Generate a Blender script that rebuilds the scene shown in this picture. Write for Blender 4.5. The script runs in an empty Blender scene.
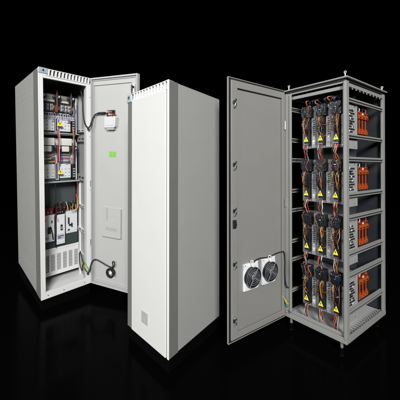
import bpy, bmesh, math, random
from mathutils import Vector, Matrix, Euler

random.seed(7)
scene = bpy.context.scene
COL = scene.collection

# ------------------------------------------------------------------ materials
def srgb(h):
    h = h.lstrip('#')
    def c(v):
        v /= 255.0
        return v / 12.92 if v <= .04045 else ((v + .055) / 1.055) ** 2.4
    return tuple(c(int(h[i:i + 2], 16)) for i in (0, 2, 4)) + (1,)

def material(name, col, rough=.45, metal=0.0, vary=.06, bump=0.0, bscale=350, spec=.5, coat=0, scale=6, alpha=None):
    """Principled surface whose colour and roughness wander a little (paint, wear, handling)."""
    m = bpy.data.materials.new(name); m.use_nodes = True
    nt = m.node_tree; b = nt.nodes['Principled BSDF']
    if isinstance(col, (int, float)): col = (col, col, col, 1)
    if len(col) == 3: col = tuple(col) + (1,)
    tc = nt.nodes.new('ShaderNodeTexCoord')
    no = nt.nodes.new('ShaderNodeTexNoise'); no.inputs['Scale'].default_value = scale; no.inputs['Detail'].default_value = 5
    nt.links.new(tc.outputs['Object'], no.inputs['Vector'])
    mx = nt.nodes.new('ShaderNodeMix'); mx.data_type = 'RGBA'
    mx.inputs[6].default_value = tuple(c * (1 - vary) for c in col[:3]) + (1,)
    mx.inputs[7].default_value = tuple(min(1, c * (1 + vary)) for c in col[:3]) + (1,)
    nt.links.new(no.outputs['Fac'], mx.inputs[0]); nt.links.new(mx.outputs[2], b.inputs['Base Color'])
    mr = nt.nodes.new('ShaderNodeMapRange')
    mr.inputs['To Min'].default_value = max(.02, rough - .09); mr.inputs['To Max'].default_value = min(1, rough + .09)
    no2 = nt.nodes.new('ShaderNodeTexNoise'); no2.inputs['Scale'].default_value = scale * 4
    nt.links.new(tc.outputs['Object'], no2.inputs['Vector'])
    nt.links.new(no2.outputs['Fac'], mr.inputs['Value']); nt.links.new(mr.outputs['Result'], b.inputs['Roughness'])
    b.inputs['Metallic'].default_value = metal; b.inputs['Specular IOR Level'].default_value = spec
    if coat: b.inputs['Coat Weight'].default_value = coat
    if bump:
        n3 = nt.nodes.new('ShaderNodeTexNoise'); n3.inputs['Scale'].default_value = bscale
        nt.links.new(tc.outputs['Object'], n3.inputs['Vector'])
        bp = nt.nodes.new('ShaderNodeBump'); bp.inputs['Strength'].default_value = bump; bp.inputs['Distance'].default_value = .001
        nt.links.new(n3.outputs['Fac'], bp.inputs['Height'])
        n4 = nt.nodes.new('ShaderNodeTexNoise'); n4.inputs['Scale'].default_value = 3.2; n4.inputs['Detail'].default_value = 1
        nt.links.new(tc.outputs['Object'], n4.inputs['Vector'])
        b2 = nt.nodes.new('ShaderNodeBump'); b2.inputs['Strength'].default_value = .22; b2.inputs['Distance'].default_value = .012
        nt.links.new(n4.outputs['Fac'], b2.inputs['Height']); nt.links.new(bp.outputs['Normal'], b2.inputs['Normal'])
        nt.links.new(b2.outputs['Normal'], b.inputs['Normal'])
        # handling marks: sparse faint darker streaks
        mp = nt.nodes.new('ShaderNodeMapping'); mp.inputs['Scale'].default_value = (9, 9, 1.6)
        nt.links.new(tc.outputs['Object'], mp.inputs['Vector'])
        n5 = nt.nodes.new('ShaderNodeTexNoise'); n5.inputs['Scale'].default_value = 4; n5.inputs['Detail'].default_value = 6; n5.inputs['Roughness'].default_value = .65
        nt.links.new(mp.outputs['Vector'], n5.inputs['Vector'])
        r5 = nt.nodes.new('ShaderNodeMapRange'); r5.inputs['From Min'].default_value = .58; r5.inputs['From Max'].default_value = .80
        r5.inputs['To Min'].default_value = 1; r5.inputs['To Max'].default_value = .985
        nt.links.new(n5.outputs['Fac'], r5.inputs['Value'])
        mu = nt.nodes.new('ShaderNodeMix'); mu.data_type = 'RGBA'; mu.blend_type = 'MULTIPLY'; mu.inputs[0].default_value = 1
        nt.links.new(mx.outputs[2], mu.inputs[6]); nt.links.new(r5.outputs['Result'], mu.inputs[7])
        nt.links.new(mu.outputs[2], b.inputs['Base Color'])
    return m

M = {}
def mat(k, *a, **kw): M[k] = material(k, *a, **kw)
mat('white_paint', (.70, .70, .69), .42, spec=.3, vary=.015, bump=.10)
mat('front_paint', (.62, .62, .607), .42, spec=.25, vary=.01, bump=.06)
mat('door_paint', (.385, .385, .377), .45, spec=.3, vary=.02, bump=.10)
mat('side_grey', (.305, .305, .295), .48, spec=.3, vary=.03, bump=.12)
mat('trim_grey', (.150, .150, .143), .45, spec=.2, vary=.05, bump=.12)
mat('inner_grey', (.36, .365, .36), .5, vary=.06, bump=.1)
mat('frame_grey', (.224, .223, .212), .45, vary=.05, bump=.15)
mat('frame_door_grey', (.205, .202, .191), .45, vary=.04, bump=.15)
mat('plate_light', (.62, .63, .64), .45, vary=.05, bump=.1)
mat('module_grey', (.24, .25, .26), .42, vary=.08, bump=.1)
mat('zinc', (.55, .57, .58), .33, metal=.85, vary=.1, scale=18)
mat('bright_steel', (.78, .78, .76), .22, metal=.95, vary=.05)
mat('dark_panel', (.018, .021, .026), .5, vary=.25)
mat('slate_plate', (.055, .068, .072), .5, vary=.15)
mat('slate_blade', (.03, .032, .036), .3, vary=.2)
mat('green_dark', (.035, .05, .047), .45, vary=.2)
mat('black_plastic', (.012, .012, .014), .32, vary=.2)
mat('blue_black', (.014, .02, .05), .25, vary=.3)
mat('rubber', (.010, .010, .011), .55, vary=.2)
mat('slot_dark', (.012, .012, .013), .7, vary=.2)
mat('white_plastic', (.66, .67, .68), .35, vary=.04)
mat('box_white', (.50, .50, .515), .4, vary=.03)
mat('cream_plastic', (.66, .64, .56), .4, vary=.05)
mat('grey_plastic', (.30, .31, .33), .4, vary=.06)
mat('lilac_plastic', (.42, .40, .47), .4, vary=.08)
mat('dark_red', (.16, .018, .022), .4, vary=.25)
mat('copper', (.42, .17, .075), .35, metal=.8, vary=.15, scale=20)
mat('orange_plastic', (.40, .064, .008), .3, vary=.15, scale=15)
mat('orange_deep', (.42, .055, .008), .35, vary=.2, scale=20)
mat('fuse_red', (.07, .010, .006), .35, vary=.3, scale=20)
mat('orange_wire', (.52, .16, .03), .4, vary=.15)
mat('brown_wire', (.26, .075, .03), .45, vary=.2)
mat('red_wire', (.55, .02, .02), .4, vary=.1)
mat('blue_wire', (.03, .08, .38), .4, vary=.1)
mat('yellow_wire', (.60, .36, .03), .4, vary=.1)
mat('white_wire', (.58, .55, .50), .4, vary=.05)
mat('green_wire', (.04, .30, .10), .4, vary=.1)
mat('sign_yellow', (.88, .68, .03), .4, vary=.04)
mat('label_green', (.20, .48, .06), .45, vary=.04)
mat('label_green_dark', (.13, .45, .04), .45, vary=.04)
mat('badge_blue', (.50, .60, .66), .25, metal=.35, vary=.05)
mat('plate_silver', (.52, .535, .53), .35, metal=.25, vary=.04)
mat('floor_black', (.0012, .0012, .0013), .16, vary=.1, spec=.012, scale=2)
mat('plinth_black', (.0012, .0012, .0013), .7, vary=.2, spec=.05)
mat('foot_grey', (.20, .20, .19), .5, metal=.3, vary=.1)
mat('plate_grey', (.27, .275, .27), .42, vary=.06, bump=.1)
mat('module_dim', (.165, .172, .18), .45, vary=.14, bump=.1, scale=12)
mat('cable_black', (.008, .008, .010), .38, vary=.3)

# ------------------------------------------------------------------ mesh builder
class Frame:
    """Oblique cabinet axes: (u along the front, v into the depth, z up) -> the thing's own xyz."""
    def __init__(s, o, a, b): s.o = Vector(o); s.a = Vector(a); s.b = Vector(b)
    def __call__(s, p): return s.o + s.a * p[0] + s.b * p[1] + Vector((0, 0, p[2]))

CENTRE = {}
class MB:
    def __init__(s, fr): s.f = fr; s.v = []; s.fc = []; s.mi = []; s.mats = []; s.sm = []
    def m(s, k):
        if k not in s.mats: s.mats.append(k)
        return s.mats.index(k)
    def add(s, pts, faces, k, smooth=False):
        n = len(s.v); s.v += [tuple(p) for p in pts]; i = s.m(k)
        for f in faces: s.fc.append([n + q for q in f]); s.mi.append(i); s.sm.append(smooth)
    def box(s, u0, u1, v0, v1, z0, z1, k):
        P = [(u0, v0, z0), (u1, v0, z0), (u1, v1, z0), (u0, v1, z0), (u0, v0, z1), (u1, v0, z1), (u1, v1, z1), (u0, v1, z1)]
        s.add(P, [(0, 1, 2, 3), (4, 5, 6, 7), (0, 1, 5, 4), (1, 2, 6, 5), (2, 3, 7, 6), (3, 0, 4, 7)], k); return s
    def prism(s, poly, d0, d1, k, axis='v'):
        """poly in (u,z) extruded along v, or (v,z) along u, or (u,v) along z"""
        n = len(poly)
        def P(q, d): return {'v': (q[0], d, q[1]), 'u': (d, q[0], q[1]), 'z': (q[0], q[1], d)}[axis]
        pts = [P(q, d0) for q in poly] + [P(q, d1) for q in poly]
        s.add(pts, [tuple(range(n)), tuple(range(n, 2 * n))] + [(i, (i + 1) % n, n + (i + 1) % n, n + i) for i in range(n)], k); return s
    def cyl(s, c, r, d0, d1, k, axis='v', n=20, r2=None, rin=None, smooth=True):
        r2 = r if r2 is None else r2
        def P(t, rr, d):
            x, y = rr * math.cos(t), rr * math.sin(t)
            return {'v': (c[0] + x, d, c[1] + y), 'u': (d, c[0] + x, c[1] + y), 'z': (c[0] + x, c[1] + y, d)}[axis]
        T = [2 * math.pi * i / n for i in range(n)]
        if rin is None:
            pts = [P(t, r, d0) for t in T] + [P(t, r2, d1) for t in T]
            s.add(pts, [(i, (i + 1) % n, n + (i + 1) % n, n + i) for i in range(n)], k, smooth)
            s.add(pts[:n], [tuple(range(n))], k); s.add(pts[n:], [tuple(range(n))], k)
        else:
            pts = [P(t, r, d0) for t in T] + [P(t, r, d1) for t in T] + [P(t, rin, d0) for t in T] + [P(t, rin, d1) for t in T]
            F = []
            for i in range(n):
                j = (i + 1) % n
                F += [(i, j, n + j, n + i), (2 * n + i, 2 * n + j, 3 * n + j, 3 * n + i), (i, j, 2 * n + j, 2 * n + i), (n + i, n + j, 3 * n + j, 3 * n + i)]
            s.add(pts, F, k, False)
        return s
    def tube(s, pts, r, k, n=8, steps=6):
        pts = [Vector(p) for p in pts]; path = []
        for i in range(len(pts) - 1):
            p0 = pts[max(0, i - 1)]; p1 = pts[i]; p2 = pts[i + 1]; p3 = pts[min(len(pts) - 1, i + 2)]
            for q in range(steps):
                t = q / steps
                path.append(.5 * ((2 * p1) + (p2 - p0) * t + (2 * p0 - 5 * p1 + 4 * p2 - p3) * t * t + (3 * p1 - p0 - 3 * p2 + p3) * t ** 3))
        path.append(pts[-1])
        ring = []; prev = None
        for i, p in enumerate(path):
            d = (path[min(i + 1, len(path) - 1)] - path[max(i - 1, 0)])
            d = d.normalized() if d.length > 1e-9 else Vector((0, 0, 1))
            if prev is None:
                a = d.orthogonal().normalized()
            else:
                a = prev - d * prev.dot(d); a = a.normalized() if a.length > 1e-6 else d.orthogonal().normalized()
            prev = a; b = d.cross(a)
            ring += [p + (a * math.cos(2 * math.pi * j / n) + b * math.sin(2 * math.pi * j / n)) * r for j in range(n)]
        F = []
        for i in range(len(path) - 1):
            for j in range(n):
                F.append((i * n + j, i * n + (j + 1) % n, (i + 1) * n + (j + 1) % n, (i + 1) * n + j))
        s.add(ring, F, k, True)
        s.add(ring[:n], [tuple(range(n))], k); s.add(ring[-n:], [tuple(range(n))], k)
        return s
    def build(s, name, parent, bevel=0, seg=2, label=None):
        P = [s.f(p) for p in s.v]
        lo = Vector([min(p[i] for p in P) for i in range(3)]); hi = Vector([max(p[i] for p in P) for i in range(3)])
        c = (lo + hi) / 2
        me = bpy.data.meshes.new(name); me.from_pydata([p - c for p in P], [], s.fc)
        for k in s.mats: me.materials.append(M[k])
        for i, poly in enumerate(me.polygons): poly.material_index = s.mi[i]; poly.use_smooth = s.sm[i]
        bm = bmesh.new(); bm.from_mesh(me)
        bmesh.ops.recalc_face_normals(bm, faces=bm.faces); bm.to_mesh(me); bm.free()
        o = bpy.data.objects.new(name, me); COL.objects.link(o)
        if parent is not None:
            o.parent = parent; o.location = c - CENTRE.get(parent.name, Vector())
        else: o.location = c
        CENTRE[o.name] = c
        if bevel:
            b = o.modifiers.new('Bevel', 'BEVEL'); b.width = bevel; b.segments = seg; b.limit_method = 'ANGLE'; b.angle_limit = math.radians(40)
        if label: o['label'] = label
        return o

def copy_part(src, parent, off, deep=True):
    """another piece of the same part, moved by off (thing axes), with its own sub-parts"""
    c = src.copy(); COL.objects.link(c); c.parent = parent; c.location = src.location + off
    if deep:
        for ch in list(src.children):
            d = ch.copy(); COL.objects.link(d); d.parent = c
    return c

def thing(name, label, cat, loc, rot=(0, 0, 0), group=None):
    o = bpy.data.objects.new(name, None); COL.objects.link(o); o.empty_display_size = .2
    o.location = loc; o.rotation_euler = rot; o['label'] = label; o['category'] = cat
    if group: o['group'] = group
    CENTRE[o.name] = Vector()
    return o

def pol(a): return Vector((math.cos(a), math.sin(a), 0))
ZB = .10       # height of the bodies above the floor

# ------------------------------------------------------------------ helper shapes
def crown(fr, thing_, u0, u1, v, z0, z1, n, lean, depth=.05):
    mb = MB(fr)
    mb.box(u0, u1, v, v + depth, z1 - .006, z1, 'white_paint')
    mb.box(u0, u1, v, v + depth, z0, z0 + .007, 'white_paint')
    mb.box(u0 + .002, u1 - .002, v + .03, v + depth - .002, z0 + .007, z1 - .006, 'slot_dark')
    p = (u1 - u0) / n
    for i in range(n):
        a = u0 + i * p + .002
        w = p * .52
        mb.prism([(a, z0 + .007), (a + w, z0 + .007), (a + w + lean, z1 - .006), (a + lean, z1 - .006)], v + .001, v + .029, 'white_paint')
    return mb.build('crown_grille', thing_, .0012)

def warning_sign(fr, parent, u, v, z, s=.05, wide=1.0):
    """yellow triangle plate with a dark rim and a lightning bolt"""
    mb = MB(fr); h = s
    mb.prism([(u - s * .55 * wide, z - h * .5), (u + s * .55 * wide, z - h * .5), (u, z + h * .55)], v, v + .003, 'sign_yellow')
    e = v - .0012
    def q(a, b): return (u + a * s, z + b * s)
    mb.prism([q(.03, .30), q(-.12, .0), q(-.02, .0), q(-.06, -.36), q(.13, .07), q(.02, .07)], e, v, 'black_plastic')
    return mb.build('warning_sign', parent)

# =================================================================== LEFT CABINET (white, open door)
W, D, H = .4724, 1.098, 2.1438
aL = .8324
LROT = Euler((.0655, .0241, 0), 'XYZ')
oL = Vector((-1.5154, 2.4105, ZB)) - LROT.to_matrix() @ Vector((0, 0, ZB))
L = thing('electrical_cabinet', 'tall white cabinet on the left with grey side, open door and white circuit breakers inside', 'electrical cabinet', oL, LROT, 'electrical cabinets')
FL = Frame((0, 0, ZB), pol(aL), pol(aL + math.pi / 2 - .0504))

# plinth: black, cut level with the floor
Ri = LROT.to_matrix().inverted()
mb = MB(Frame((0, 0, 0), (1, 0, 0), (0, 1, 0)))
low, top = [], []
for u, v in ((.012, .012), (W - .012, .012), (W - .012, D - .012), (.012, D - .012)):
    p = FL((u, v, 0)); top.append(p)
    w = oL + LROT.to_matrix() @ p; up = LROT.to_matrix() @ Vector((0, 0, 1))
    w = w - up * (w.z / up.z)
    low.append(Ri @ (w - oL))
mb.add(low + top, [(0, 1, 2, 3), (4, 5, 6, 7), (0, 1, 5, 4), (1, 2, 6, 5), (2, 3, 7, 6), (3, 0, 4, 7)], 'plinth_black')
mb.build('plinth', L)

mb = MB(FL)
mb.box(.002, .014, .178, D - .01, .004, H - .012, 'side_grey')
for zz in (1.98, 1.93, .22, .17):
    for i in range(9):
        a = .28 + i * .085
        mb.box(.0005, .003, a, a + .05, zz, zz + .006, 'side_grey')
mb.build('side_panel', L, .0015)
mb = MB(FL); mb.box(W - .014, W - .002, .03, D - .01, .004, H - .012, 'inner_grey'); mb.build('side_panel', L, .0015)
mb = MB(FL); mb.box(.0, .016, .004, .174, 0, H - .004, 'trim_grey'); mb.build('corner_trim', L, .003)
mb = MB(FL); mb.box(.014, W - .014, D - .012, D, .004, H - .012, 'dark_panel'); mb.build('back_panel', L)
mb = MB(FL); mb.box(.004, W - .004, .055, D, H - .012, H - .002, 'side_grey'); mb.build('roof', L, .003)
mb = MB(FL); mb.box(.016, W - .016, .05, D - .012, .012, .022, 'white_paint'); mb.build('floor_panel', L)
# front frame: posts, sill, header
mb = MB(FL)
mb.box(.0165, .041, .0, .055, .0, H - .066, 'white_paint')
mb.box(.001, .0165, .0, .004, .0, H - .066, 'white_paint'); mb.box(.001, .0735, .002, .05, H - .066, H - .050, 'white_paint')
mb.box(W - .046, W, .0, .03, .0, H - .066, 'white_paint')
mb.box(W - .046, W - .038, .03, .07, .0, H - .066, 'white_paint')
mb.box(.041, W - .046, .0, .028, .0, .062, 'white_paint')
mb.box(.041, W - .046, .028, .06, .0, .045, 'white_paint')
mb.box(.041, W - .046, .004, .03, H - .086, H - .066, 'white_paint')
fr = mb.build('front_frame', L, .002)
for u, zz, k in [(W - .012, z_, 'grey_plastic') for z_ in (.4, 1.0, 1.55, 1.95)] + [(u_, .03, 'black_plastic') for u_ in (.06, .2, .40)]:
    mb = MB(FL); mb.cyl((u, zz), .0045, -.002, .0, k); mb.build('screw', fr)
crown(FL, L, .075, W - .004, .0, H - .064, H, 13, .006)
mb = MB(FL); mb.prism([(.0, H - .048), (.078, H - .046), (.080, H - .006), (.070, H + .002), (.008, H + .002), (.0, H - .010)], -.004, .045, 'badge_blue')
bd = mb.build('badge', L, .003)
mb = MB(FL); mb.cyl((.042, H - .022), .008, -.007, -.004, 'blue_black', n=24); mb.box(.014, .028, -.006, -.004, H - .026, H - .018, 'plate_silver'); mb.build('emblem', bd)

# ---- equipment
mb = MB(FL)
mb.box(.05, .425, .305, .31, 1.56, 1.975, 'plate_light'); mb.build('mounting_plate', L)
mb = MB(FL); mb.box(.05, .425, .305, .31, 1.10, 1.53, 'plate_light'); mb.build('mounting_plate', L)
mb = MB(FL); mb.box(.05, .425, .33, .336, .36, 1.085, 'slate_plate'); mb.build('mounting_plate', L, label='dark slate grey mounting plate')
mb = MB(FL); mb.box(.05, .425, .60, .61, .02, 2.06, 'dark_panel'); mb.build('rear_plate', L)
# shelf lips
for zz, t in ((1.572, .010), (1.074, .014)):
    mb = MB(FL); mb.box(.05, .425, .20, .33, zz, zz + t, 'inner_grey'); mb.build('shelf', L, .0015)

def ct(u, v, z, parent, r=.037):
    """round dark ring transformer on a copper bar"""
    mb = MB(FL)
    mb.cyl((u, z), r, v, v + .04, 'blue_black', n=28, rin=r * .18)
    mb.cyl((u, z), r * .86, v - .004, v, 'black_plastic', n=28, rin=r * .3)
    mb.cyl((u, z), r * .62, v - .007, v - .004, 'blue_black', n=28, rin=r * .3)
    o = mb.build('current_transformer', parent, .002)
    mb = MB(FL); mb.box(u + r * .25, u + r * .62, v - .009, v - .004, z - r * .1, z + r * .4, 'white_plastic'); mb.build('label', o)
    return o
def bar(pts, r, k, name='wire', n=8):
    return MB(FL).tube(pts, r, k, n=n).build(name, L)

for row, (zc, top) in enumerate(((1.936, 1), (1.43, 0))):
    if row == 0:
        for u0, u1 in ((.06, .20), (.245, .335), (.38, .42)):
            mb = MB(FL); mb.box(u0, u1, .24, .305, zc - .045, zc + .03, 'cream_plastic'); mb.box(u0 + .01, u1 - .01, .233, .24, zc - .022, zc + .004, 'grey_plastic')
            mb.box(u0 + .02, min(u1 - .012, u0 + .06), .229, .233, zc - .016, zc - .002, 'orange_wire')
            mb.build('fuse_holder', L, .003)
        for u in (.211, .346, .080): ct(u, .20, zc, L)
        for u in (.208, .342):
            mb = MB(FL); mb.box(u - .004, u + .003, .188, .193, 1.79, 2.005, 'copper'); mb.box(u + .011, u + .016, .214, .22, 1.8, 1.99, 'brown_wire'); mb.build('copper_bar', L, .0015)
        # contactors in a row
        for i, u in enumerate((.085, .124, .163, .262, .30, .334)):
            mb = MB(FL); z0 = 1.792
            mb.box(u - .017, u + .017, .22, .305, z0, z0 + .082, 'slate_blade')
            mb.box(u - .0135, u + .0135, .212, .22, z0 + .044, z0 + .070, 'plate_light'); mb.box(u - .0135, u + .0135, .212, .22, z0 + .012, z0 + .038, 'plate_light')
            mb.cyl((u, z0 + .057), .0085, .206, .212, 'cable_black', n=14); mb.cyl((u, z0 + .025), .0085, .206, .212, 'cable_black', n=14); mb.cyl((u, z0 + .057), .004, .204, .206, 'plate_light', n=10); mb.cyl((u, z0 + .025), .004, .204, .206, 'plate_light', n=10)
            for s in (-.009, .009):
                mb.cyl((u + s, z0 + .076), .003, .217, .22, 'zinc', n=10); mb.cyl((u + s, z0 + .006), .003, .217, .22, 'zinc', n=10)
            mb.build('contactor', L, .002)
        for u in (.222, .355):
            mb = MB(FL)
            for k in range(4): mb.box(u - .026 + k * .007, u - .0215 + k * .007, .205 + .006 * (k % 2), .25, 1.785, 1.852 + .006 * (k % 2), ('brown_wire', 'dark_red', 'copper', 'brown_wire')[k])
            mb.build('busbar_stack', L, .001)
        # terminals
        for u0, u1 in ((.06, .20), (.205, .27), (.275, .385)):
            mb = MB(FL); mb.box(u0, u1, .235, .305, 1.715, 1.785, 'lilac_plastic')
            n = int((u1 - u0) / .02)
            for k in range(n):
                c = u0 + (k + .5) * (u1 - u0) / n
                mb.box(c - .006, c + .006, .231, .235, 1.755, 1.775, 'slot_dark'); mb.cyl((c, 1.738), .0055, .229, .235, 'zinc', n=10)
            mb.build('terminal_block', L, .002)
        zb0, zb1, tri = 1.600, 1.712, 1.675
    else:
        for u0, u1 in ((.062, .186), (.238, .352)):
            mb = MB(FL); mb.box(u0, u1, .215, .305, 1.455, 1.528, 'white_plastic'); mb.box(u0 + .01, u1 - .01, .2135, .215, 1.47, 1.51, 'cream_plastic')
            mb.build('relay', L, .006)
            mb = MB(FL); mb.box(u0 + .006, u1 - .004, .235, .305, 1.385, 1.452, 'black_plastic'); mb.box(u0 + .018, u1 - .024, .225, .235, 1.39, 1.447, 'cream_plastic'); mb.box(u1 - .022, u1 - .008, .228, .235, 1.395, 1.44, 'green_dark')
            mb.cyl((u0 + .008, 1.42), .008, .225, .235, 'white_plastic', n=14)
            mb.build('contactor', L, .002)
        for u in (.212, .372): ct(u, .195, 1.425, L, .032)
        # wiring field
        for u0, u1 in ((.06, .19), (.24, .345)):
            mb = MB(FL)
            mb.box(u0, u1, .26, .305, 1.285, 1.38, 'grey_plastic')
            for k in range(5):
                zz = 1.295 + k * .017
                mb.box(u0 + .004, u1 - .004, .256, .26, zz, zz + .008, ('slot_dark', 'white_plastic', 'dark_red', 'grey_plastic', 'blue_black')[(k + (u0 > .2)) % 5])
            mb.build('terminal_block', L, .0015)
        cols = ['red_wire', 'blue_wire', 'green_wire', 'white_wire', 'brown_wire', 'orange_wire', 'black_plastic', 'red_wire', 'white_wire']
        for k in range(16):
            ua = random.uniform(.08, .37); ub = .205 + random.uniform(-.02, .03) if ua < .27 else .365 + random.uniform(-.02, .01)
            za = random.choice([1.365, 1.33, 1.30]); 
            bar([(ua, .253, za), (ua + (ub - ua) * .3, .225, za - .015 + random.uniform(-.01, .01)), (ub, .215, za + random.uniform(-.02, .02)), (ub + random.uniform(-.006, .006), .21, za - .09)], .0028, cols[k % 9])
        zb0, zb1, tri = 1.115, 1.262, 1.188
    # drive units with sign
    for u0, u1 in ((.058, .19), (.235, .345)):
        mb = MB(FL); mb.box(u0, u1, .225, .305, zb0, zb1, 'white_plastic')
        for a in range(3):
            for b in range(3):
                uu = u0 + .022 + a * (u1 - u0 - .04) / 2; zz = zb0 + .022 + b * .036
                mb.cyl((uu, zz), .0042, .2235, .225, 'slot_dark', n=10)
        mb.build('drive_unit', L, .004)
    mb = MB(FL); mb.box(.192, .222, .20, .30, zb0 - .015, zb1 + .015, 'grey_plastic'); mb.box(.196, .206, .197, .20, zb0, zb1 + .01, 'blue_black'); mb.box(.208, .218, .197, .20, zb0 + .01, zb1, 'lilac_plastic'); mb.build('cable_clamp', L, .003)
    warning_sign(FL, L, .228, .18, tri, .052)
    mb = MB(FL); mb.box(.352, .385, .20, .30, zb0 - .01, zb1 + .0, 'black_plastic')
    for k in range(4): mb.box(.356, .381, .197, .20, zb0 + .01 + k * .026, zb0 + .024 + k * .026, 'grey_plastic')
    mb.build('contactor', L, .003)
    mb = MB(FL); mb.box(.388, .398, .2, .3, zb0 - .02, zb1 + .23, 'white_plastic'); mb.build('cable_duct', L, .002)
# long vertical conductors
for (u, k, r, z0, z1) in ((.208, 'brown_wire', .003, 1.3, 1.62), (.217, 'red_wire', .0026, 1.28, 1.60), (.226, 'white_wire', .003, 1.29, 1.6), (.355, 'orange_wire', .0032, 1.27, 1.65), (.364, 'copper', .003, 1.30, 1.63),
                          (.372, 'black_plastic', .004, 1.25, 1.9), (.380, 'blue_wire', .004, 1.28, 1.44), (.376, 'blue_wire', .0035, 1.76, 1.86)):
    bar([(u, .20, z1), (u + .004, .185, z1 - .3 * (z1 - z0)), (u - .003, .185, z0 + .3 * (z1 - z0)), (u + .002, .2, z0)], r, k)
for k in range(16):
    u = random.uniform(.07, .38); z = random.choice((1.79, 1.715, 1.285, 1.30)); q = random.uniform
    bar([(u, .222, z + .012), (u + q(-.012, .012), .205, z + q(-.004, .01)), (u + q(-.02, .02), .208, z - .016), (u + q(-.02, .02), .225, z - .030)], q(.0014, .0024), random.choice(('cable_black', 'blue_wire', 'brown_wire', 'grey_plastic', 'cable_black', 'orange_wire')))
# under the second row, hanging wires
mb = MB(FL); mb.box(.06, .19, .22, .30, 1.088, 1.113, 'green_dark'); mb.box(.235, .34, .22, .30, 1.088, 1.113, 'green_dark'); mb.build('rail', L)
bar([(.405, .24, 1.12), (.408, .22, 1.05), (.404, .215, .95), (.408, .23, .86)], .0042, 'red_wire')
bar([(.412, .24, .96), (.414, .22, .86), (.40, .2, .78), (.37, .21, .765)], .0036, 'yellow_wire')
bar([(.402, .24, .93), (.405, .22, .83), (.39, .2, .765), (.34, .2, .755)], .0034, 'orange_wire')
for k in range(7):
    u = .30 + .018 * k
    bar([(u, .28, .80), (u + .006, .24, .79 + .012 * (k % 3)), (u + .002, .222, .765)], .0034, ('copper', 'black_plastic', 'white_wire', 'brown_wire', 'black_plastic', 'yellow_wire', 'brown_wire')[k])
for k in range(10):
    u = .225 + .017 * k; q = random.uniform
    bar([(u, .27, .845 + q(-.02, .02)), (u + q(-.015, .015), .235, .835 + q(-.015, .02)), (u + q(-.012, .012), .215, .80), (u + q(-.006, .006), .225, .765)], q(.0022, .0042), ('cable_black', 'cable_black', 'yellow_wire', 'cable_black', 'brown_wire', 'white_wire')[k % 6])
# breakers
def breaker(u0, u1, v0, z0, z1, topmat):
    mb = MB(FL)
    mb.box(u0, u1, v0, .33, z0, z1, 'white_plastic'); mb.box(u0 + .006, u1 - .006, v0 - .001, v0 + .01, z0 + .012, z0 + .014, 'grey_plastic'); mb.box(u0 + .006, u1 - .006, v0 - .001, v0 + .01, z1 - .03, z1 - .0285, 'grey_plastic')
    for q in (.01, -.01): mb.cyl(((u0 if q > 0 else u1) + q, z0 + .025), .004, v0 - .0015, v0, 'zinc', n=10)
    mb.box(u0 + .004, u1 - .004, v0 + .02, .33, z1, z1 + .065, topmat)
    for k in range(3):
        a = u0 + .008 + k * (u1 - u0 - .016) / 3; b = a + (u1 - u0 - .016) / 3 - .006
        mb.box(a, b, v0 + .006, v0 + .02, z1 + .008, z1 + .05, topmat)
        mb.cyl(((a + b) / 2, z1 + .028), .007, v0 + .002, v0 + .006, 'zinc', n=12)
    return mb.build('circuit_breaker', L, .004)
b = breaker(.070, .176, .215, .470, .745, 'dark_red')
mb = MB(FL); mb.box(.118, .142, .207, .215, .555, .625, 'black_plastic'); mb.box(.124, .136, .19, .207, .58, .605, 'slate_blade'); mb.box(.148, .158, .210, .215, .66, .69, 'black_plastic'); mb.build('toggle', b, .002)
mb = MB(FL); mb.prism([(.136, .63), (.143, .63), (.160, .55), (.165, .49), (.156, .49), (.150, .55)], .200, .207, 'black_plastic'); mb.box(.092, .104, .2135, .215, .69, .70, 'red_wire'); mb.box(.09, .125, .2135, .215, .50, .52, 'grey_plastic'); mb.build('handle', b)
b = breaker(.296, .41, .235, .515, .765, 'black_plastic')
mb = MB(FL); mb.box(.312, .322, .215, .235, .62, .69, 'black_plastic'); mb.box(.322, .35, .225, .235, .595, .612, 'black_plastic'); mb.box(.346, .356, .22, .235, .58, .625, 'black_plastic'); mb.box(.312, .33, .226, .235, .545, .56, 'black_plastic'); mb.build('toggle', b, .002)
b = breaker(.196, .276, .212, .425, .735, 'black_plastic')
mb = MB(FL); mb.box(.234, .252, .205, .212, .57, .63, 'black_plastic'); mb.box(.238, .248, .192, .205, .585, .61, 'grey_plastic'); mb.box(.204, .216, .2105, .212, .66, .70, 'grey_plastic'); mb.build('toggle', b, .002)
mb = MB(FL); mb.box(.202, .270, .2105, .212, .475, .53, 'lilac_plastic'); mb.box(.206, .238, .209, .2105, .488, .497, 'blue_black'); mb.box(.206, .263, .209, .2105, .507, .514, 'blue_black'); mb.build('rating_plate', b)
bar([(.186, .20, 1.06), (.188, .19, .95), (.185, .185, .84), (.186, .20, .72), (.188, .205, .55), (.186, .215, .40)], .0055, 'cable_black')
bar([(.192, .20, .88), (.193, .19, .80), (.190, .205, .66), (.191, .21, .45)], .0032, 'dark_red')
mb = MB(FL); mb.box(.200, .272, .20, .30, .785, .835, 'black_plastic')
for k in range(3): mb.cyl((.214 + k * .022, .81), .008, .194, .20, 'cable_black', n=14, rin=.004)
mb.build('terminal_cover', L, .004)
for k in range(9):
    u = .200 + .009 * k; q = random.uniform
    bar([(u, .215, .775), (u + q(-.008, .008), .188, .795), (u + q(-.012, .012), .192, .825 + q(-.01, .01)), (u + q(-.02, .02), .26, .845 + q(-.01, .015))], q(.0025, .0045), ('cable_black', 'cable_black', 'dark_red', 'cable_black', 'copper')[k % 5])
mb = MB(FL); mb.box(.06, .42, .25, .26, .375, .52, 'green_dark'); mb.build('cover_plate', L, .002)
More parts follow.
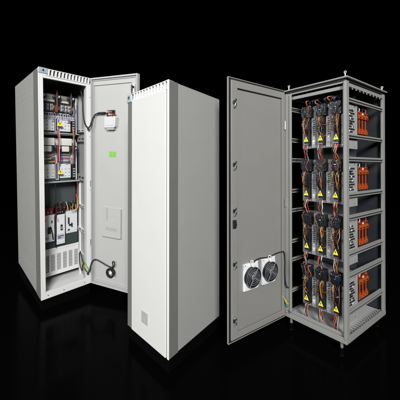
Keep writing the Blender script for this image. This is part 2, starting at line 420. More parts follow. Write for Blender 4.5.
# perforated lower plate
mb = MB(FL); z0, z1 = .095, .385
mb.box(.055, .43, .246, .29, z1 - .02, z1, 'white_paint')
mb.box(.055, .43, .25, .255, z1 - .07, z1 - .02, 'white_paint'); mb.box(.055, .43, .25, .255, z0, z0 + .045, 'white_paint')
us = [.055, .10, .165, .23, .295, .36, .43]
xs = .055
for k in range(6):
    c = .094 + k * .058
    mb.box(xs, c, .25, .255, z0 + .045, z1 - .07, 'white_paint'); xs = c + .036
    for j in range(5):
        zz = z0 + .047 + j * .035
        mb.box(c, c + .036, .256, .260, zz, zz + .033, 'inner_grey')
mb.box(xs, .43, .25, .255, z0 + .045, z1 - .07, 'white_paint')
mb.box(.06, .425, .262, .266, z0, z1 - .03, 'grey_plastic')
mb.build('louvre_plate', L, .001)
# side rails on the right wall
mb = MB(FL)
mb.box(W - .036, W - .016, .245, .275, .02, 1.08, 'white_paint'); mb.box(W - .036, W - .016, .10, .125, .02, 1.08, 'inner_grey'); mb.build('side_rail', L, .002)
for zz, hh in ((1.60, .03), (1.50, .055), (1.08, .07), (.79, .03), (.52, .04), (.25, .03)):
    mb = MB(FL); mb.box(W - .040, W - .016, .075, .29, zz, zz + hh, 'white_paint' if hh < .05 else 'inner_grey')
    mb.box(W - .0415, W - .040, .10, .15, zz + hh * .4, zz + hh * .65, 'slot_dark'); mb.box(W - .0415, W - .040, .19, .24, zz + hh * .4, zz + hh * .65, 'slot_dark')
    mb.build('side_bracket', L, .002)
mb = MB(FL); mb.box(W - .05, W - .018, .20, .30, 1.62, 1.99, 'inner_grey'); mb.box(W - .052, W - .05, .21, .29, 1.66, 1.9, 'grey_plastic'); mb.build('cable_duct', L, .003)

# ---- door of the left cabinet
def inside(u, v, z):
    """a point of the left cabinet written in the axes of its door"""
    q = FL((u, v, z)) - FD.o
    return (q.dot(FD.a), q.dot(FD.b), q.z)
daL = -.3807; dd = pol(daL); nn = Vector((dd.y, -dd.x, 0))
DW = W * 1.2264
FD = Frame(FL((W, 0, 0)) , dd, nn)     # u along the door, v = height off the inside face (towards the viewer)
mb = MB(FD)
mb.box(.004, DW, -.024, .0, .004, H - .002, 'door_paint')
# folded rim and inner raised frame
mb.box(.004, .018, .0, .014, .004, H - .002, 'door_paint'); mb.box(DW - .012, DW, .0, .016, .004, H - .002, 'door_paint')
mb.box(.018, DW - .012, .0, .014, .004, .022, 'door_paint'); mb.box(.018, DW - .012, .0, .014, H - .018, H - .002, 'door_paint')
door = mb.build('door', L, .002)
mb = MB(FD)
for (a, b_, c, d) in ((.043, .507, .060, .066), (.043, .507, 2.064, 2.070), (.043, .049, .066, 2.064), (.501, .507, .066, 2.064)):
    mb.box(a, b_, .0, .009, c, d, 'door_paint')
mb.build('inner_frame', door, .002)
mb = MB(FD)
for (a, b_, c, d) in ((.026, DW - .022, .030, .036), (.026, DW - .022, H - .034, H - .028), (.026, .032, .036, H - .034), (DW - .028, DW - .022, .036, H - .034)):
    mb.box(a, b_, .0, .006, c, d, 'grey_plastic')
mb.build('gasket', door)
for z in (.45, 1.07, 1.72):
    mb = MB(FD); mb.cyl((.006, .012), .007, z - .03, z + .03, 'zinc', axis='z', n=14); mb.build('hinge', door)
mb = MB(FD)
mb.box(.522, .546, .0, .012, 1.965, 2.045, 'plate_silver'); mb.cyl((.534, 2.018), .012, .018, .04, 'black_plastic', n=18); mb.box(.528, .541, .03, .045, 1.98, 2.03, 'black_plastic'); mb.build('lock', door, .002)
# connector strip with four modules, white box under it
mb = MB(FD)
mb.box(.222, .310, .0, .02, 1.752, 1.812, 'slot_dark')
for k in range(3):
    for j in range(2):
        mb.box(.226 + k * .028, .247 + k * .028, .02, .034, 1.757 + j * .027, 1.779 + j * .027, ('black_plastic', 'grey_plastic', 'brown_wire')[(k + j) % 3])
        mb.box(.231 + k * .028, .242 + k * .028, .034, .037, 1.761 + j * .027, 1.766 + j * .027, 'white_wire')
mb.build('connector', door, .0015)
mb = MB(FD)
mb.prism([(.205, 1.745), (.325, 1.752), (.345, 1.74), (.335, 1.652), (.325, 1.64), (.215, 1.64), (.205, 1.655)], .0, .035, 'box_white')
mb.box(.225, .315, .035, .038, 1.66, 1.715, 'box_white'); mb.box(.225, .318, .0, .03, 1.618, 1.639, 'grey_plastic')
for u, z in ((.30, 1.775), (.325, 1.765), (.31, 1.748)): mb.cyl((u, z), .004, .0, .04, 'red_wire', n=10)
mb.build('junction_box', door, .003)
mb = MB(FD)
mb.box(.236, .322, .0, .0016, 1.350, 1.408, 'label_green')
mb.box(.242, .272, .0016, .0024, 1.356, 1.402, 'label_green_dark'); mb.box(.284, .316, .0016, .0024, 1.356, 1.402, 'label_green_dark')
for k in range(4): mb.box(.246, .268, .0024, .003, 1.362 + k * .010, 1.365 + k * .010, 'label_green'); mb.box(.288, .312, .0024, .003, 1.362 + k * .010, 1.365 + k * .010, 'label_green')
mb.build('label', door, label='bright green label')
# document pocket
mb = MB(FD); u0, u1, z0, z1 = .172, .395, .548, .835
mb.box(u0, u1, .0, .018, z0, z1 - .13, 'door_paint')
mb.box(u0, u0 + .05, .0, .018, z1 - .13, z1, 'door_paint'); mb.box(u1 - .05, u1, .0, .018, z1 - .13, z1, 'door_paint')
mb.box(u0 + .05, u1 - .05, .0, .010, z1 - .13, z1, 'door_paint')
mb.box(u0 + .035, u1 - .05, .018, .0186, z0 + .062, z0 + .090, 'side_grey')
for k in range(6):
    a = u0 + .045 + k * .021; mb.box(a, a + .010, .0186, .021, z0 + .058, z0 + .084, 'door_paint')
mb.box(u0, u1, .0, .026, z0 - .006, z0, 'door_paint')
mb.build('document_pocket', door, .002)
# buzzer near the bottom
mb = MB(FD)
mb.cyl((.272, .172), .050, .0, .030, 'black_plastic', n=32, rin=.034); mb.cyl((.272, .172), .033, .004, .012, 'grey_plastic', n=32)
mb.cyl((.272, .172), .016, .012, .02, 'white_plastic', n=24); mb.box(.235, .31, .0, .008, .112, .122, 'white_plastic')
for k in range(6):
    t = k * math.pi / 3; mb.tube([(.272 + .016 * math.cos(t), .02, .172 + .016 * math.sin(t)), (.272 + .036 * math.cos(t), .026, .172 + .036 * math.sin(t))], .002, 'black_plastic', steps=1)
mb.build('buzzer', door, .0015)
mb = MB(FD)
mb.tube([inside(.405, .10, 2.03), inside(.414, .085, 1.95), inside(.416, .07, 1.84), inside(.418, .05, 1.73), inside(.422, .01, 1.665), inside(.435, -.035, 1.632), (.005, .05, 1.628), (.035, .045, 1.66), (.05, .03, 1.73), (.08, .02, 1.775), (.14, .02, 1.785), (.222, .018, 1.788)], .0068, 'rubber', n=10)
mb.tube([(.12, .026, 1.785), (.165, .026, 1.786), (.20, .026, 1.786)], .0095, 'rubber', n=10)
mb.build('cable', door)
mb = MB(FD)
mb.tube([inside(.40, .12, .33), inside(.405, .07, .24), inside(.412, .02, .165), inside(.428, -.03, .128), (-.005, .05, .118), (.025, .045, .165), (.032, .03, .235), (.07, .02, .275), (.15, .02, .262), (.235, .02, .238), (.30, .02, .235), (.325, .018, .265), (.315, .016, .295), (.295, .014, .285), (.30, .014, .25), (.285, .014, .215)], .0058, 'rubber', n=10)
mb.build('cable', door)
mb = MB(FD)
mb.tube([inside(.41, .08, .25), inside(.425, -.012, .19), inside(.44, -.02, .15), inside(.452, -.008, .19)], .004, 'green_wire'); mb.tube([inside(.40, .08, .22), inside(.42, -.01, .16), inside(.438, -.014, .13), inside(.455, -.008, .2)], .004, 'yellow_wire')
mb.tube([inside(.405, .16, .30), inside(.40, .12, .17), inside(.41, .09, .12), inside(.418, .10, .2)], .005, 'rubber')
mb.build('earth_wire', door)

# =================================================================== MIDDLE CABINET (closed)
W, D, H = .5421, .6134, 1.8214
aM = 2.3585
MC = thing('electrical_cabinet', 'closed cabinet in the middle with plain white door and grey side panel', 'electrical cabinet', (-.2245, 1.6711, 0), group='electrical cabinets')
FM = Frame((0, 0, ZB), pol(aM), pol(aM - math.pi / 2 + .1514))
mb = MB(FM); mb.box(.012, W - .012, .012, D - .012, -ZB, 0, 'plinth_black'); mb.build('plinth', MC, .002)
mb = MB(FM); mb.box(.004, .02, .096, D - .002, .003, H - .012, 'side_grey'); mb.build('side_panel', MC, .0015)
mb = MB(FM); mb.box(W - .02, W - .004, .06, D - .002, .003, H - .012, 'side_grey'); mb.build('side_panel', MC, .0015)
mb = MB(FM); mb.box(.0, .022, .005, .092, 0, H - .002, 'trim_grey'); mb.build('corner_trim', MC, .003)
mb = MB(FM)
poly = [(.462, .0), (.53, .0), (W, .012), (W, .06), (.462, .06)]
mb.prism(poly, 0, H - .062, 'trim_grey', axis='z'); mb.build('corner_trim', MC, .003)
mb = MB(FM); mb.box(.02, W - .02, D - .012, D, .003, H - .012, 'side_grey'); mb.build('back_panel', MC)
mb = MB(FM); mb.box(.006, W - .006, .052, D, H - .012, H - .002, 'side_grey'); mb.build('roof', MC, .003)
mb = MB(FM); mb.box(.02, W - .02, .06, D - .012, .003, .015, 'side_grey'); mb.build('floor_panel', MC)
mb = MB(FM); mb.box(.0, .019, -.002, .005, 0, H - .0, 'white_paint'); mb.box(.019, .46, .006, .02, 0, H - .062, 'slot_dark'); mb.build('front_frame', MC, .002)
mb = MB(FM); mb.box(.0265, .4575, -.008, .005, .004, H - .064, 'front_paint'); dm = mb.build('door', MC, .0035, 3)
mb = MB(FM)
u0, u1, z0, z1 = .228, .309, .126, .212
mb.box(u0, u1, -.013, -.008, z0, z1, 'plate_silver')
pl = mb.build('nameplate', dm, .002)
mb = MB(FM)
for a, b_, c, d in ((u0 + .010, u1 - .010, z0 + .012, z0 + .015), (u0 + .010, u1 - .010, z1 - .015, z1 - .012), (u0 + .010, u0 + .013, z0 + .015, z1 - .015), (u1 - .013, u1 - .010, z0 + .015, z1 - .015)):
    mb.box(a, b_, -.0145, -.013, c, d, 'grey_plastic')
mb.cyl((u0 + .056, z0 + .018), .006, -.0155, -.013, 'grey_plastic', n=16)
mb.build('emblem', pl)
crown(FM, MC, .004, .468, .0, H - .061, H, 12, -.006)
mb = MB(FM); mb.prism([(.470, H - .064), (W, H - .064), (W, H - .012), (W - .008, H - .001), (.476, H - .001), (.470, H - .006)], -.006, .05, 'badge_blue')
bd = mb.build('badge', MC, .003)
mb = MB(FM); mb.cyl((.505, H - .028), .012, -.009, -.006, 'slate_plate', n=24); mb.build('emblem', bd)

# =================================================================== RIGHT CABINET (open frame)
W, D, H = .4849, .6640, 1.8960
aR = 2.2941
R = thing('electrical_cabinet', 'grey open frame cabinet with two black fans on its door and orange fuse blocks', 'electrical cabinet', (1.0065, 1.8113, 0), group='electrical cabinets')
FR = Frame((0, 0, ZB), pol(aR), pol(aR - math.pi / 2 - .1095))
G = 'frame_grey'
def part(name, boxes, k=G, bevel=.0015, parent=None, label=None):
    mb = MB(FR)
    for b_ in boxes: mb.box(*b_, k)
    return mb.build(name, parent or R, bevel, label=label)
part('post', [(.0, .020, .0, .038, .03, H - .0325), (.020, .030, .012, .020, .05, H - .05)])
part('post', [(W - .060, W - .040, .0, .012, .055, H - .04), (W - .040, W - .02, .002, .03, .055, H - .04), (W - .02, W, .0, .038, .03, H - .0325)])
part('post', [(.0, .018, D - .045, D - .012, .03, H - .0325), (.002, .03, D - .012, D, .03, H - .0325)])
part('post', [(W - .03, W, D - .045, D, .03, H - .0325)])
part('front_sill', [(.0, W, .0, .04, .0, .026), (.020, W - .040, .004, .012, .026, .040), (.020, W - .040, .024, .034, .026, .058)])
part('sill_groove_shade', [(.020, W - .040, .012, .024, .026, .034)], 'rubber')  # black strip puts the shade of the sill's groove into colour
part('post_groove_shade', [(W - .0425, W - .0395, -.001, .004, .06, H - .05)], 'rubber', 0)  # thin black strip painted as the dark groove line of the folded post
part('side_sill', [(.0, .03, .04, D, .0, .03), (.0, .012, .04, D - .045, .03, .045)])
mb = MB(FR)
for k in range(16):
    a = .07 + k * .034
    mb.cyl((a, .055), .006, .013, .019, 'zinc', axis='u', n=12); mb.box(.008, .020, a - .003, a + .003, .045, .062, 'zinc')
mb.build('side_sill_clip', R)
part('side_sill', [(W - .03, W, .04, D, .0, .03)])
part('floor_panel', [(.03, W - .03, .04, D - .01, .012, .024)], 'inner_grey')
part('header', [(.020, W - .020, .012, .022, H - .045, H - .032), (.020, W - .020, .030, .046, H - .084, H - .058)])
part('side_header', [(.002, .022, .038, D - .045, H - .070, H - .044), (.022, .034, .038, D - .045, H - .05, H - .044)])
part('side_header', [(W - .022, W - .002, .038, D - .045, H - .070, H - .044)])
mb = MB(FR)
for k in range(9):
    mb.box(-.001, .002, .085 + k * .058, .098 + k * .058, H - .085, H - .072, 'zinc')
mb.build('hanger', R)
mb = MB(FR); mb.prism([(-.012, -.012), (W + .006, -.012), (W + .006, D + .012), (-.012, D + .012)], H - .016, H - .004, G, axis='z')
mb.box(.006, W - .006, .006, D - .006, H - .032, H - .016, 'slot_dark'); mb.build('roof', R, .003, 3)
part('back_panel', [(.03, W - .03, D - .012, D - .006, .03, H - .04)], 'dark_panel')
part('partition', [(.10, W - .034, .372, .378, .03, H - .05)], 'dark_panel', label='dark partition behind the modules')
# lifting eyes
for u, v in ((.018, .022), (W - .025, .022), (.016, D - .02), (W - .02, D - .02)):
    mb = MB(FR); z = H - .004
    mb.cyl((u, v), .010, z, z + .006, 'bright_steel', axis='z', n=16); mb.cyl((u, v), .0045, z + .006, z + .030, 'zinc', axis='z', n=12)
    ring = [(u + .0065 * math.cos(t), v, z + .036 + .009 * math.sin(t)) for t in [i * math.pi / 6 for i in range(13)]]
    mb.tube(ring, .0034, 'zinc', steps=2)
    mb.build('lifting_eye', R)
for u, v in ((.045, .022), (W - .045, .022), (.045, D - .05), (W - .045, D - .05)):
    mb = MB(FR); mb.cyl((u, v), .010, -.045, .0, 'foot_grey', axis='z', n=14); mb.cyl((u, v), .008, -.088, -.045, 'plinth_black', axis='z', n=14); mb.cyl((u, v), .018, -ZB, -.088, 'plinth_black', axis='z', n=18, r2=.014); mb.build('levelling_foot', R)

rows = (1.475, 1.047, .622, .205)
cols = (.318, .204, .092)
# side rails both sides, two a row
for z in rows:
    for dz in (.012, .272):
        for u0, u1 in ((.002, .016), (W - .030, W - .016)):
            mb = MB(FR); s = 1 if u0 < .1 else -1
            z0 = z + dz
            mb.box(u0, u1, .038, D - .045, z0 - .010, z0 + .002, G)
            mb.box(u0 + (.014 if s > 0 else -.012), u1 + (.012 if s > 0 else -.014), .038, D - .045, z0 - .002, z0 + .006, G)
            mb.box(u0, u1, .038, D - .045, z0 - .028, z0 - .020, G)
            mb.box(u0 + .004, u1 - .004, .038, D - .045, z0 - .020, z0 - .010, 'slot_dark')
            for q in (.048, D - .060):
                mb.cyl((q, z0 - .006), .0045, u0 - .003 if s > 0 else u1, u0 if s > 0 else u1 + .003, 'zinc', axis='u', n=10)
            mb.build('side_rail', R, .0015)

def O(u, v, z): return FR((u, v, z)) - FR((0, 0, 0))
wcols = ['cable_black', 'orange_wire', 'cable_black', 'brown_wire', 'cable_black', 'blue_black', 'copper', 'cable_black', 'cable_black', 'yellow_wire', 'cable_black']
FINE = MB(FR)
def module(seed, uo, zo):
    """one power module: housing, ring transformers, cable bundles and its warning sign"""
    def fine(mb): FINE.add([(p[0] + uo, p[1], p[2] + zo) for p in mb.v], [], 'cable_black'); n = len(FINE.v) - len(mb.v); [(FINE.fc.append([n + q for q in f]), FINE.mi.append(FINE.m(mb.mats[mi])), FINE.sm.append(sm)) for f, mi, sm in zip(mb.fc, mb.mi, mb.sm)]
    rnd = random.Random(seed); j = lambda a: rnd.uniform(-a, a)
    F0 = Frame(O(uo, 0, zo) + FR.o, FR.a, FR.b)
    mb = MB(F0)
    mb.box(-.0568, .0568, .082, .188, -.075, .262, 'module_dim')
    mb.box(-.056, -.024, .074, .082, -.07, .168, 'module_grey'); mb.box(.034, .055, .078, .082, -.07, .168, 'module_grey')
    mb.box(-.056, .056, .080, .082, -.074, -.068, 'plate_grey')
    for k in range(8): mb.box(-.050, -.036, .0725, .074, .030 + k * .0165, .037 + k * .0165, 'slot_dark')
    for k in range(5): mb.box(.038, .052, .0765, .078, .055 + k * .02, .064 + k * .02, 'slot_dark')
    for q in ((-.050, -.058), (-.030, -.058), (.046, -.060), (.046, .150)): mb.cyl(q, .0034, .0715, .080, 'zinc', n=10)
    mb.box(-.048, -.032, .0722, .074, -.040 + j(.004), -.012 + j(.004), ('lilac_plastic', 'white_plastic', 'grey_plastic')[seed % 3])
    mb.box(-.046, -.034, .0715, .0722, -.034, -.031, 'slot_dark'); mb.box(-.046, -.038, .0715, .0722, -.027, -.024, 'slot_dark')
    mb.box(-.045, -.037, .0722, .074, .004, .014, rnd.choice(('white_plastic', 'red_wire', 'blue_wire', 'green_wire')))
    mod = mb.build('power_module', R, .0015)
    mb = MB(F0)
    z2 = .216 + j(.003)
    mb.box(-.034, .036, .046, .082, .172, .262, 'cable_black')
    for (cu, cz, r) in ((-.018 + j(.004), z2 + .022 + j(.004), .021), (.021 + j(.004), z2 + .020 + j(.004), .021), (-.010 + j(.006), z2 - .020 + j(.004), .020), (.022 + j(.004), z2 - .018 + j(.004), .017)):
        d = .034 + j(.006)
        mb.cyl((cu, cz), r, d, .048, 'cable_black', n=20, r2=r * 1.02); mb.cyl((cu, cz), r * .62, d - .003, d, 'cable_black', n=18, rin=r * .3)
        mb.cyl((cu + r * .5, cz + r * .55), .0022, d - .003, d, rnd.choice(('bright_steel', 'white_plastic', 'zinc')), n=8)
    for a, b_ in ((-.030, .258), (.032, .258), (-.032, .176), (.034, .176), (.0, z2 + .002)): mb.cyl((a, b_), .0024, .040, .046, rnd.choice(('bright_steel', 'zinc', 'black_plastic')), n=8)
    mb.box(.004 + j(.01), .014 + j(.003), .033, .046, z2 + .002, z2 + .008, rnd.choice(('white_plastic', 'grey_plastic', 'blue_wire')))
    mb.build('current_transformer', mod, .002)
    for k in range(5):
        mb = MB(F0); u = -.03 + .015 * k
        mb.tube([(u, .05, .262), (u + j(.012), .028, .245 + j(.012)), (u + j(.016), .026, .21 + j(.012)), (u * .7 + j(.01), .034, .172)], rnd.choice((.0018, .0026)), rnd.choice(('cable_black', 'cable_black', 'cable_black', 'blue_black', 'brown_wire')), n=7, steps=5)
        fine(mb)
    mb = MB(F0); mb.box(-.017, .022, .050, .082, -.050, .168, 'cable_black'); mb.box(-.014, .019, .046, .050, .05 + j(.01), .066, 'black_plastic'); mb.box(-.014, .019, .045, .050, -.048, -.038, 'slate_blade')
    for k in range(4): mb.cyl((-.010 + .009 * k, -.043), .003, .043, .045, 'zinc', n=8)
    mb.build('cable_bracket', mod, .003)
    for k in range(13):
        u = -.021 + .0036 * k; mb = MB(F0)
        mb.tube([(u * .9 + j(.004), .052, .178 + j(.006)), (u + j(.009), .028 + j(.008), .150 + j(.010)), (u * .9 + j(.014), .026 + j(.008), .108 + j(.016)), (u * .9 + j(.009), .032 + j(.006), .066 + j(.010)), (u * .7 + j(.004), .046, .034 + j(.010))], rnd.choice((.0013, .0017, .0022)), wcols[(k * 3 + seed) % 11], n=6, steps=5)
        fine(mb)
    mb = MB(F0); zt = .085 + j(.015); mb.box(-.016, .020, .030, .05, zt, zt + .004, rnd.choice(('cable_black', 'grey_plastic', 'cable_black'))); mb.build('cable_tie', mod, .001)
    warning_sign(F0, mod, j(.003), .036, j(.004), .039, .86)
    for k in range(7):
        u = -.014 + .0050 * k; mb = MB(F0)
        mb.tube([(u, .046, -.052), (u * .9 + j(.005), .034, -.080 + j(.006)), (u * .8 + j(.010), .032 + j(.008), -.108 + j(.010)), (u * .8 + j(.008), .040, -.140), (u + j(.004), .060, -.178)], rnd.choice((.0015, .0020, .0025)), ('cable_black', 'red_wire', 'cable_black', 'white_wire', 'brown_wire', 'cable_black', 'orange_wire')[(k + seed * 2) % 7], n=7, steps=5)
        mb.build('wire', mod)
    for k in range(2):       # stray leads to the neighbouring column
        mb = MB(F0); q = rnd.choice((.09, .12, .15, .02))
        mb.tube([(.02, .05, q), (-.02 + j(.01), .044, q - .012 + j(.010)), (-.042, .064, q + j(.014)), (-.056, .076, q + .006)], .0017, rnd.choice(('cable_black', 'cable_black', 'brown_wire', 'blue_black')), n=6, steps=5)
        fine(mb)
    return mod
for i, z in enumerate(rows):
    for j_, u in enumerate(cols): module(i * 3 + j_ + 1, u, z)
fine = FINE.build('wire_bundle', R, label='thin looping leads in front of the modules'); fine['kind'] = 'stuff'

for i, z in enumerate(rows):
    # end plate of the row with louvres, seen through the open side
    mb = MB(FR)
    mb.box(.0255, .032, .058, .212, -.09, .25, 'plate_grey'); mb.box(.0215, .0255, .205, .212, -.09, .25, 'plate_grey')
    mb.box(.0245, .0255, .085, .150, .03, .205, 'plate_grey')
    for k in range(9):
        zz = .030 + k * .0195
        mb.box(.0215, .0245, .068 + .010 * ((k * 7 + i) % 3), .140 + .014 * ((k * 5 + i) % 3), zz, zz + .0115, 'slot_dark')
    for k in range(6): mb.box(.020, .0225, .082 + .014 * ((k * 3 + i) % 4), .096 + .014 * ((k * 3 + i) % 4), .034 + k * .031, .046 + k * .031, ('plate_light', 'white_plastic', 'cable_black')[(k + i) % 3])
    mb.cyl((.17, .225), .006, .0225, .0255, 'zinc', axis='u', n=12); mb.cyl((.17, -.07), .005, .0225, .0255, 'zinc', axis='u', n=12)
    e = mb.build('end_plate', R, .0012); e.location += Vector((0, 0, z))
    # fuse block: three orange bars
    mb = MB(FR)
    mb.box(.045, .075, .236, .405, .025, .225, 'black_plastic')
    for k in range(4): mb.box(.028, .045, .2395 + k * .0535, .2425 + k * .0535, .030, .205, 'black_plastic')
    f = mb.build('fuse_block', R, .002); f.location += Vector((0, 0, z))
    base = CENTRE[f.name]
    for k in range(3):
        a = .2435 + k * .0535; e = .0485
        mb = MB(FR)
        mb.box(.026, .045, a, a + e, .030, .056, 'orange_plastic'); mb.box(.031, .045, a + .002, a + e - .002, .056, .074, 'orange_deep')
        mb.box(.022, .045, a, a + e, .146, .176, 'orange_plastic'); mb.box(.030, .045, a + .002, a + e - .002, .176, .202, 'orange_deep')
        mb.box(.034, .045, a + .002, a + e - .002, .074, .146, 'fuse_red'); mb.box(.030, .034, a + .019, a + .028, .074, .146, 'orange_deep')
        mb.box(.0205, .022, a + .010, a + .038, .152, .162, 'fuse_red'); mb.box(.0285, .030, a + .010, a + .036, .182, .194, 'cream_plastic' if k == 1 else 'fuse_red')
        mb.cyl((a + .024, .170), .004, .020, .022, 'zinc', axis='u', n=10); mb.cyl((a + .024, .042), .005, .0245, .026, 'slot_dark', axis='u', n=10)
        mb.tube([(.038, a + .024, .200), (.032, a + .026, .222), (.05, a + .014, .245)], .0036, ('white_wire', 'cable_black', 'brown_wire')[k])
        mb.build('fuse', f, .002)
# top tier cabling, darker mess above the first row
for k in range(12):
    u = .07 + .024 * k; q = random.uniform
    MB(FR).tube([(u, .08, 1.745), (u + q(-.02, .02), .05, 1.765 + q(-.01, .02)), (u + q(-.02, .02), .09, 1.79), (u + q(-.03, .03), .20, 1.80)], .005, ('black_plastic', 'blue_black', 'black_plastic', 'brown_wire')[k % 4]).build('wire', R)
for z in rows:
    part('mounting_rail', [(.035, W - .05, .19, .205, z + .20, z + .225)], 'zinc')

# ---- door of the right cabinet
daR = -2.5431; dd = pol(daR); nn = Vector((-dd.y, dd.x, 0))
DW = W * 1.2805
FE = Frame(FR((W, 0, 0)), dd, nn)
K = 'frame_door_grey'
mb = MB(FE)
mb.box(.004, DW, -.010, -.004, -.004, H - .002, K)
mb.box(DW - .005, DW, -.004, .005, -.004, H - .002, G); mb.box(.004, .010, -.004, .005, -.004, H - .002, G)
mb.box(.010, DW - .005, -.004, .005, -.004, .002, G); mb.box(.010, DW - .005, -.004, .005, H - .008, H - .002, G)
door = mb.build('door', R, .0015)
mb = MB(FE)
for a, b_, c, d in ((DW - .024, DW - .005, .002, H - .008), (.010, .020, .002, H - .008)): mb.box(a, b_, -.004, .003, c, d, 'rubber')
for c, d in ((.002, .016), (H - .022, H - .008)): mb.box(.020, DW - .024, -.004, .003, c, d, 'rubber')
mb.build('gasket', door)
mb = MB(FE)   # border frame and recessed inner sheet
mb.box(.020, .046, -.004, .012, .016, H - .022, K); mb.box(.540, DW - .024, -.004, .012, .016, H - .022, K)
mb.box(.046, .540, -.004, .012, .016, .060, K); mb.box(.046, .540, -.004, .012, 1.822, H - .022, K)
mb.box(.054, .532, -.004, .005, .068, 1.812, K)
mb.build('inner_frame', door, .0025)
for z in (.30, .95, 1.60):
    mb = MB(FE); mb.cyl((.004, .008), .008, z - .035, z + .035, 'zinc', axis='z', n=14); mb.build('hinge', door)
for z in (.155, .555, .935, 1.265, 1.71):
    mb = MB(FE)
    mb.box(.565, .580, .012, .022, z - .036, z + .03, 'trim_grey'); mb.cyl((.573, z + .018), .009, .022, .034, 'bright_steel', n=16); mb.box(.562, .575, .022, .032, z - .024, z - .004, 'bright_steel'); mb.box(.574, .586, .016, .026, z - .01, z + .014, 'black_plastic')
    mb.build('latch', door, .0015)
mb = MB(FE); mb.box(.560, .588, .012, .026, .815, .872, 'rubber'); mb.cyl((.574, .843), .010, .026, .034, 'black_plastic', n=16); mb.build('lock', door, .002)
def fan(u, z):
    mb = MB(FE)
    mb.box(u - .074, u + .074, .005, .022, z - .100, z + .100, 'white_plastic'); mb.box(u - .066, u + .066, .022, .026, z - .09, z + .09, 'white_plastic')
    for a in (-1, 1):
        for b_ in (-1, 1): mb.cyl((u + a * .067, z + b_ * .093), .0035, .030, .032, 'zinc', n=10)
    p = mb.build('fan_plate', door, .003)
    mb = MB(FE); r = .076
    mb.cyl((u, z), r, .026, .050, 'black_plastic', n=40, rin=r * .9)
    mb.cyl((u, z), r * .9, .026, .030, 'black_plastic', n=40)
    mb.cyl((u, z), r * .32, .030, .046, 'black_plastic', n=24); mb.cyl((u, z), r * .24, .046, .048, 'grey_plastic', n=20)
    for k in range(7):
        t = k * 2 * math.pi / 7
        def q(rr, dt, d): return (u + rr * math.cos(t + dt), d, z + rr * math.sin(t + dt))
        P = [q(r * .30, -.2, .033), q(r * .30, .35, .045), q(r * .86, .55, .045), q(r * .86, .0, .033)]
        P2 = [(a, b_ - .003, c) for a, b_, c in P]
        mb.add(P + P2, [(0, 1, 2, 3), (4, 5, 6, 7), (0, 1, 5, 4), (1, 2, 6, 5), (2, 3, 7, 6), (3, 0, 4, 7)], 'slate_blade')
    mb.build('fan_rotor', door)
    mb = MB(FE)
    for rr in (.35, .55, .75, .97):
        mb.tube([(u + r * rr * math.cos(i * math.pi / 8), .0515, z + r * rr * math.sin(i * math.pi / 8)) for i in range(17)], .0009, 'grey_plastic', n=6, steps=2)
    for k in range(4):
        t = k * math.pi / 2 + .6
        mb.tube([(u + r * .2 * math.cos(t), .052, z + r * .2 * math.sin(t)), (u + r * math.cos(t), .0515, z + r * math.sin(t))], .0015, 'grey_plastic', n=6, steps=1)
    mb.cyl((u, z), r * .2, .052, .053, 'zinc', n=20)
    mb.build('fan_guard', door)
    mb = MB(FE); mb.box(u - .008, u + .010, .034, .05, z + .078, z + .108, 'white_plastic'); mb.tube([(u, .045, z + .10), (u + .012, .05, z + .125), (u + .016, .03, z + .118), (u + .01, .03, z + .09)], .004, 'white_wire'); mb.build('connector', door, .001)
fan(.412, .436); fan(.220, .436)
mb = MB(FE)
mb.tube([(.410, .04, .525), (.37, .022, .545), (.30, .016, .548), (.225, .02, .54), (.13, .016, .55), (.065, .018, .553), (.038, .022, .545), (.026, .022, .48), (.026, .022, .35), (.018, .03, .27), (-.01, .03, .243), (-.05, .0, .245)], .0045, 'rubber', n=10)
mb.build('cable', door)
mb = MB(FE)
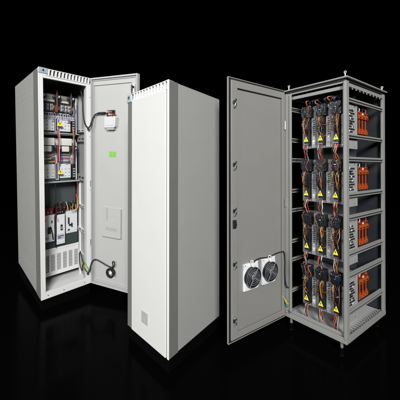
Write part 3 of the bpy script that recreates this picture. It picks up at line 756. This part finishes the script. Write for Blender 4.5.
mb.tube([(.03, .02, .16), (.012, .035, .12), (-.012, .03, .115), (-.03, .0, .15)], .0045, 'yellow_wire'); mb.tube([(.028, .02, .15), (.014, .035, .10), (-.008, .035, .095), (-.02, .01, .13)], .004, 'green_wire')
mb.cyl((.03, .165), .007, .012, .02, 'bright_steel', n=14); mb.build('earth_wire', door)

# =================================================================== FLOOR
me = bpy.data.meshes.new('floor'); s = 30
me.from_pydata([(-s, -s, 0), (s, -s, 0), (s, s, 0), (-s, s, 0)], [], [(0, 1, 2, 3)]); me.materials.append(M['floor_black'])
fl = bpy.data.objects.new('floor', me); COL.objects.link(fl); fl['kind'] = 'structure'; fl['label'] = 'glossy black studio floor under the cabinets'; fl['category'] = 'floor'

FRONT, LEFT = 1500, 500
# =================================================================== WORLD, LAMPS, CAMERA
w = bpy.data.worlds.new('World'); scene.world = w; w.use_nodes = True
bg = w.node_tree.nodes['Background']; bg.inputs['Color'].default_value = (0, 0, 0, 1); bg.inputs['Strength'].default_value = 0

def area(name, loc, target, size, power, col=(1, 1, 1)):
    l = bpy.data.lights.new(name, 'AREA'); l.shape = 'RECTANGLE'; l.size, l.size_y = size; l.energy = power; l.color = col
    o = bpy.data.objects.new(name, l); COL.objects.link(o); o.location = loc
    o.rotation_euler = (Vector(target) - Vector(loc)).to_track_quat('-Z', 'Y').to_euler()
    return o
area('softbox_front', (1.3, -6.5, 5.6), (0, 2.0, 1.0), (2.6, 2.6), FRONT, (1, 1, .995))
area('softbox_left', (-7.0, -3.6, 3.6), (-.4, 2.2, 1.1), (2.4, 2.4), LEFT, (1, .995, .985))

cam = bpy.data.cameras.new('camera'); co = bpy.data.objects.new('camera', cam); COL.objects.link(co)
f, pitch, cx, cy = 257.6366, -.0051, 203.4373, 165.7494
cam.sensor_width = 36; cam.lens = 36 * f / 400
co.location = (0, 0, 1.35); co.rotation_euler = (math.pi / 2 - pitch, 0, 0)
cam.shift_x = (200 - cx) / 400; cam.shift_y = (cy - 200) / 400
cam.clip_start = .05; cam.clip_end = 200
scene.camera = co
scene.view_settings.view_transform = 'Standard'; scene.view_settings.look = 'None'; scene.view_settings.exposure = 0; scene.view_settings.gamma = 1
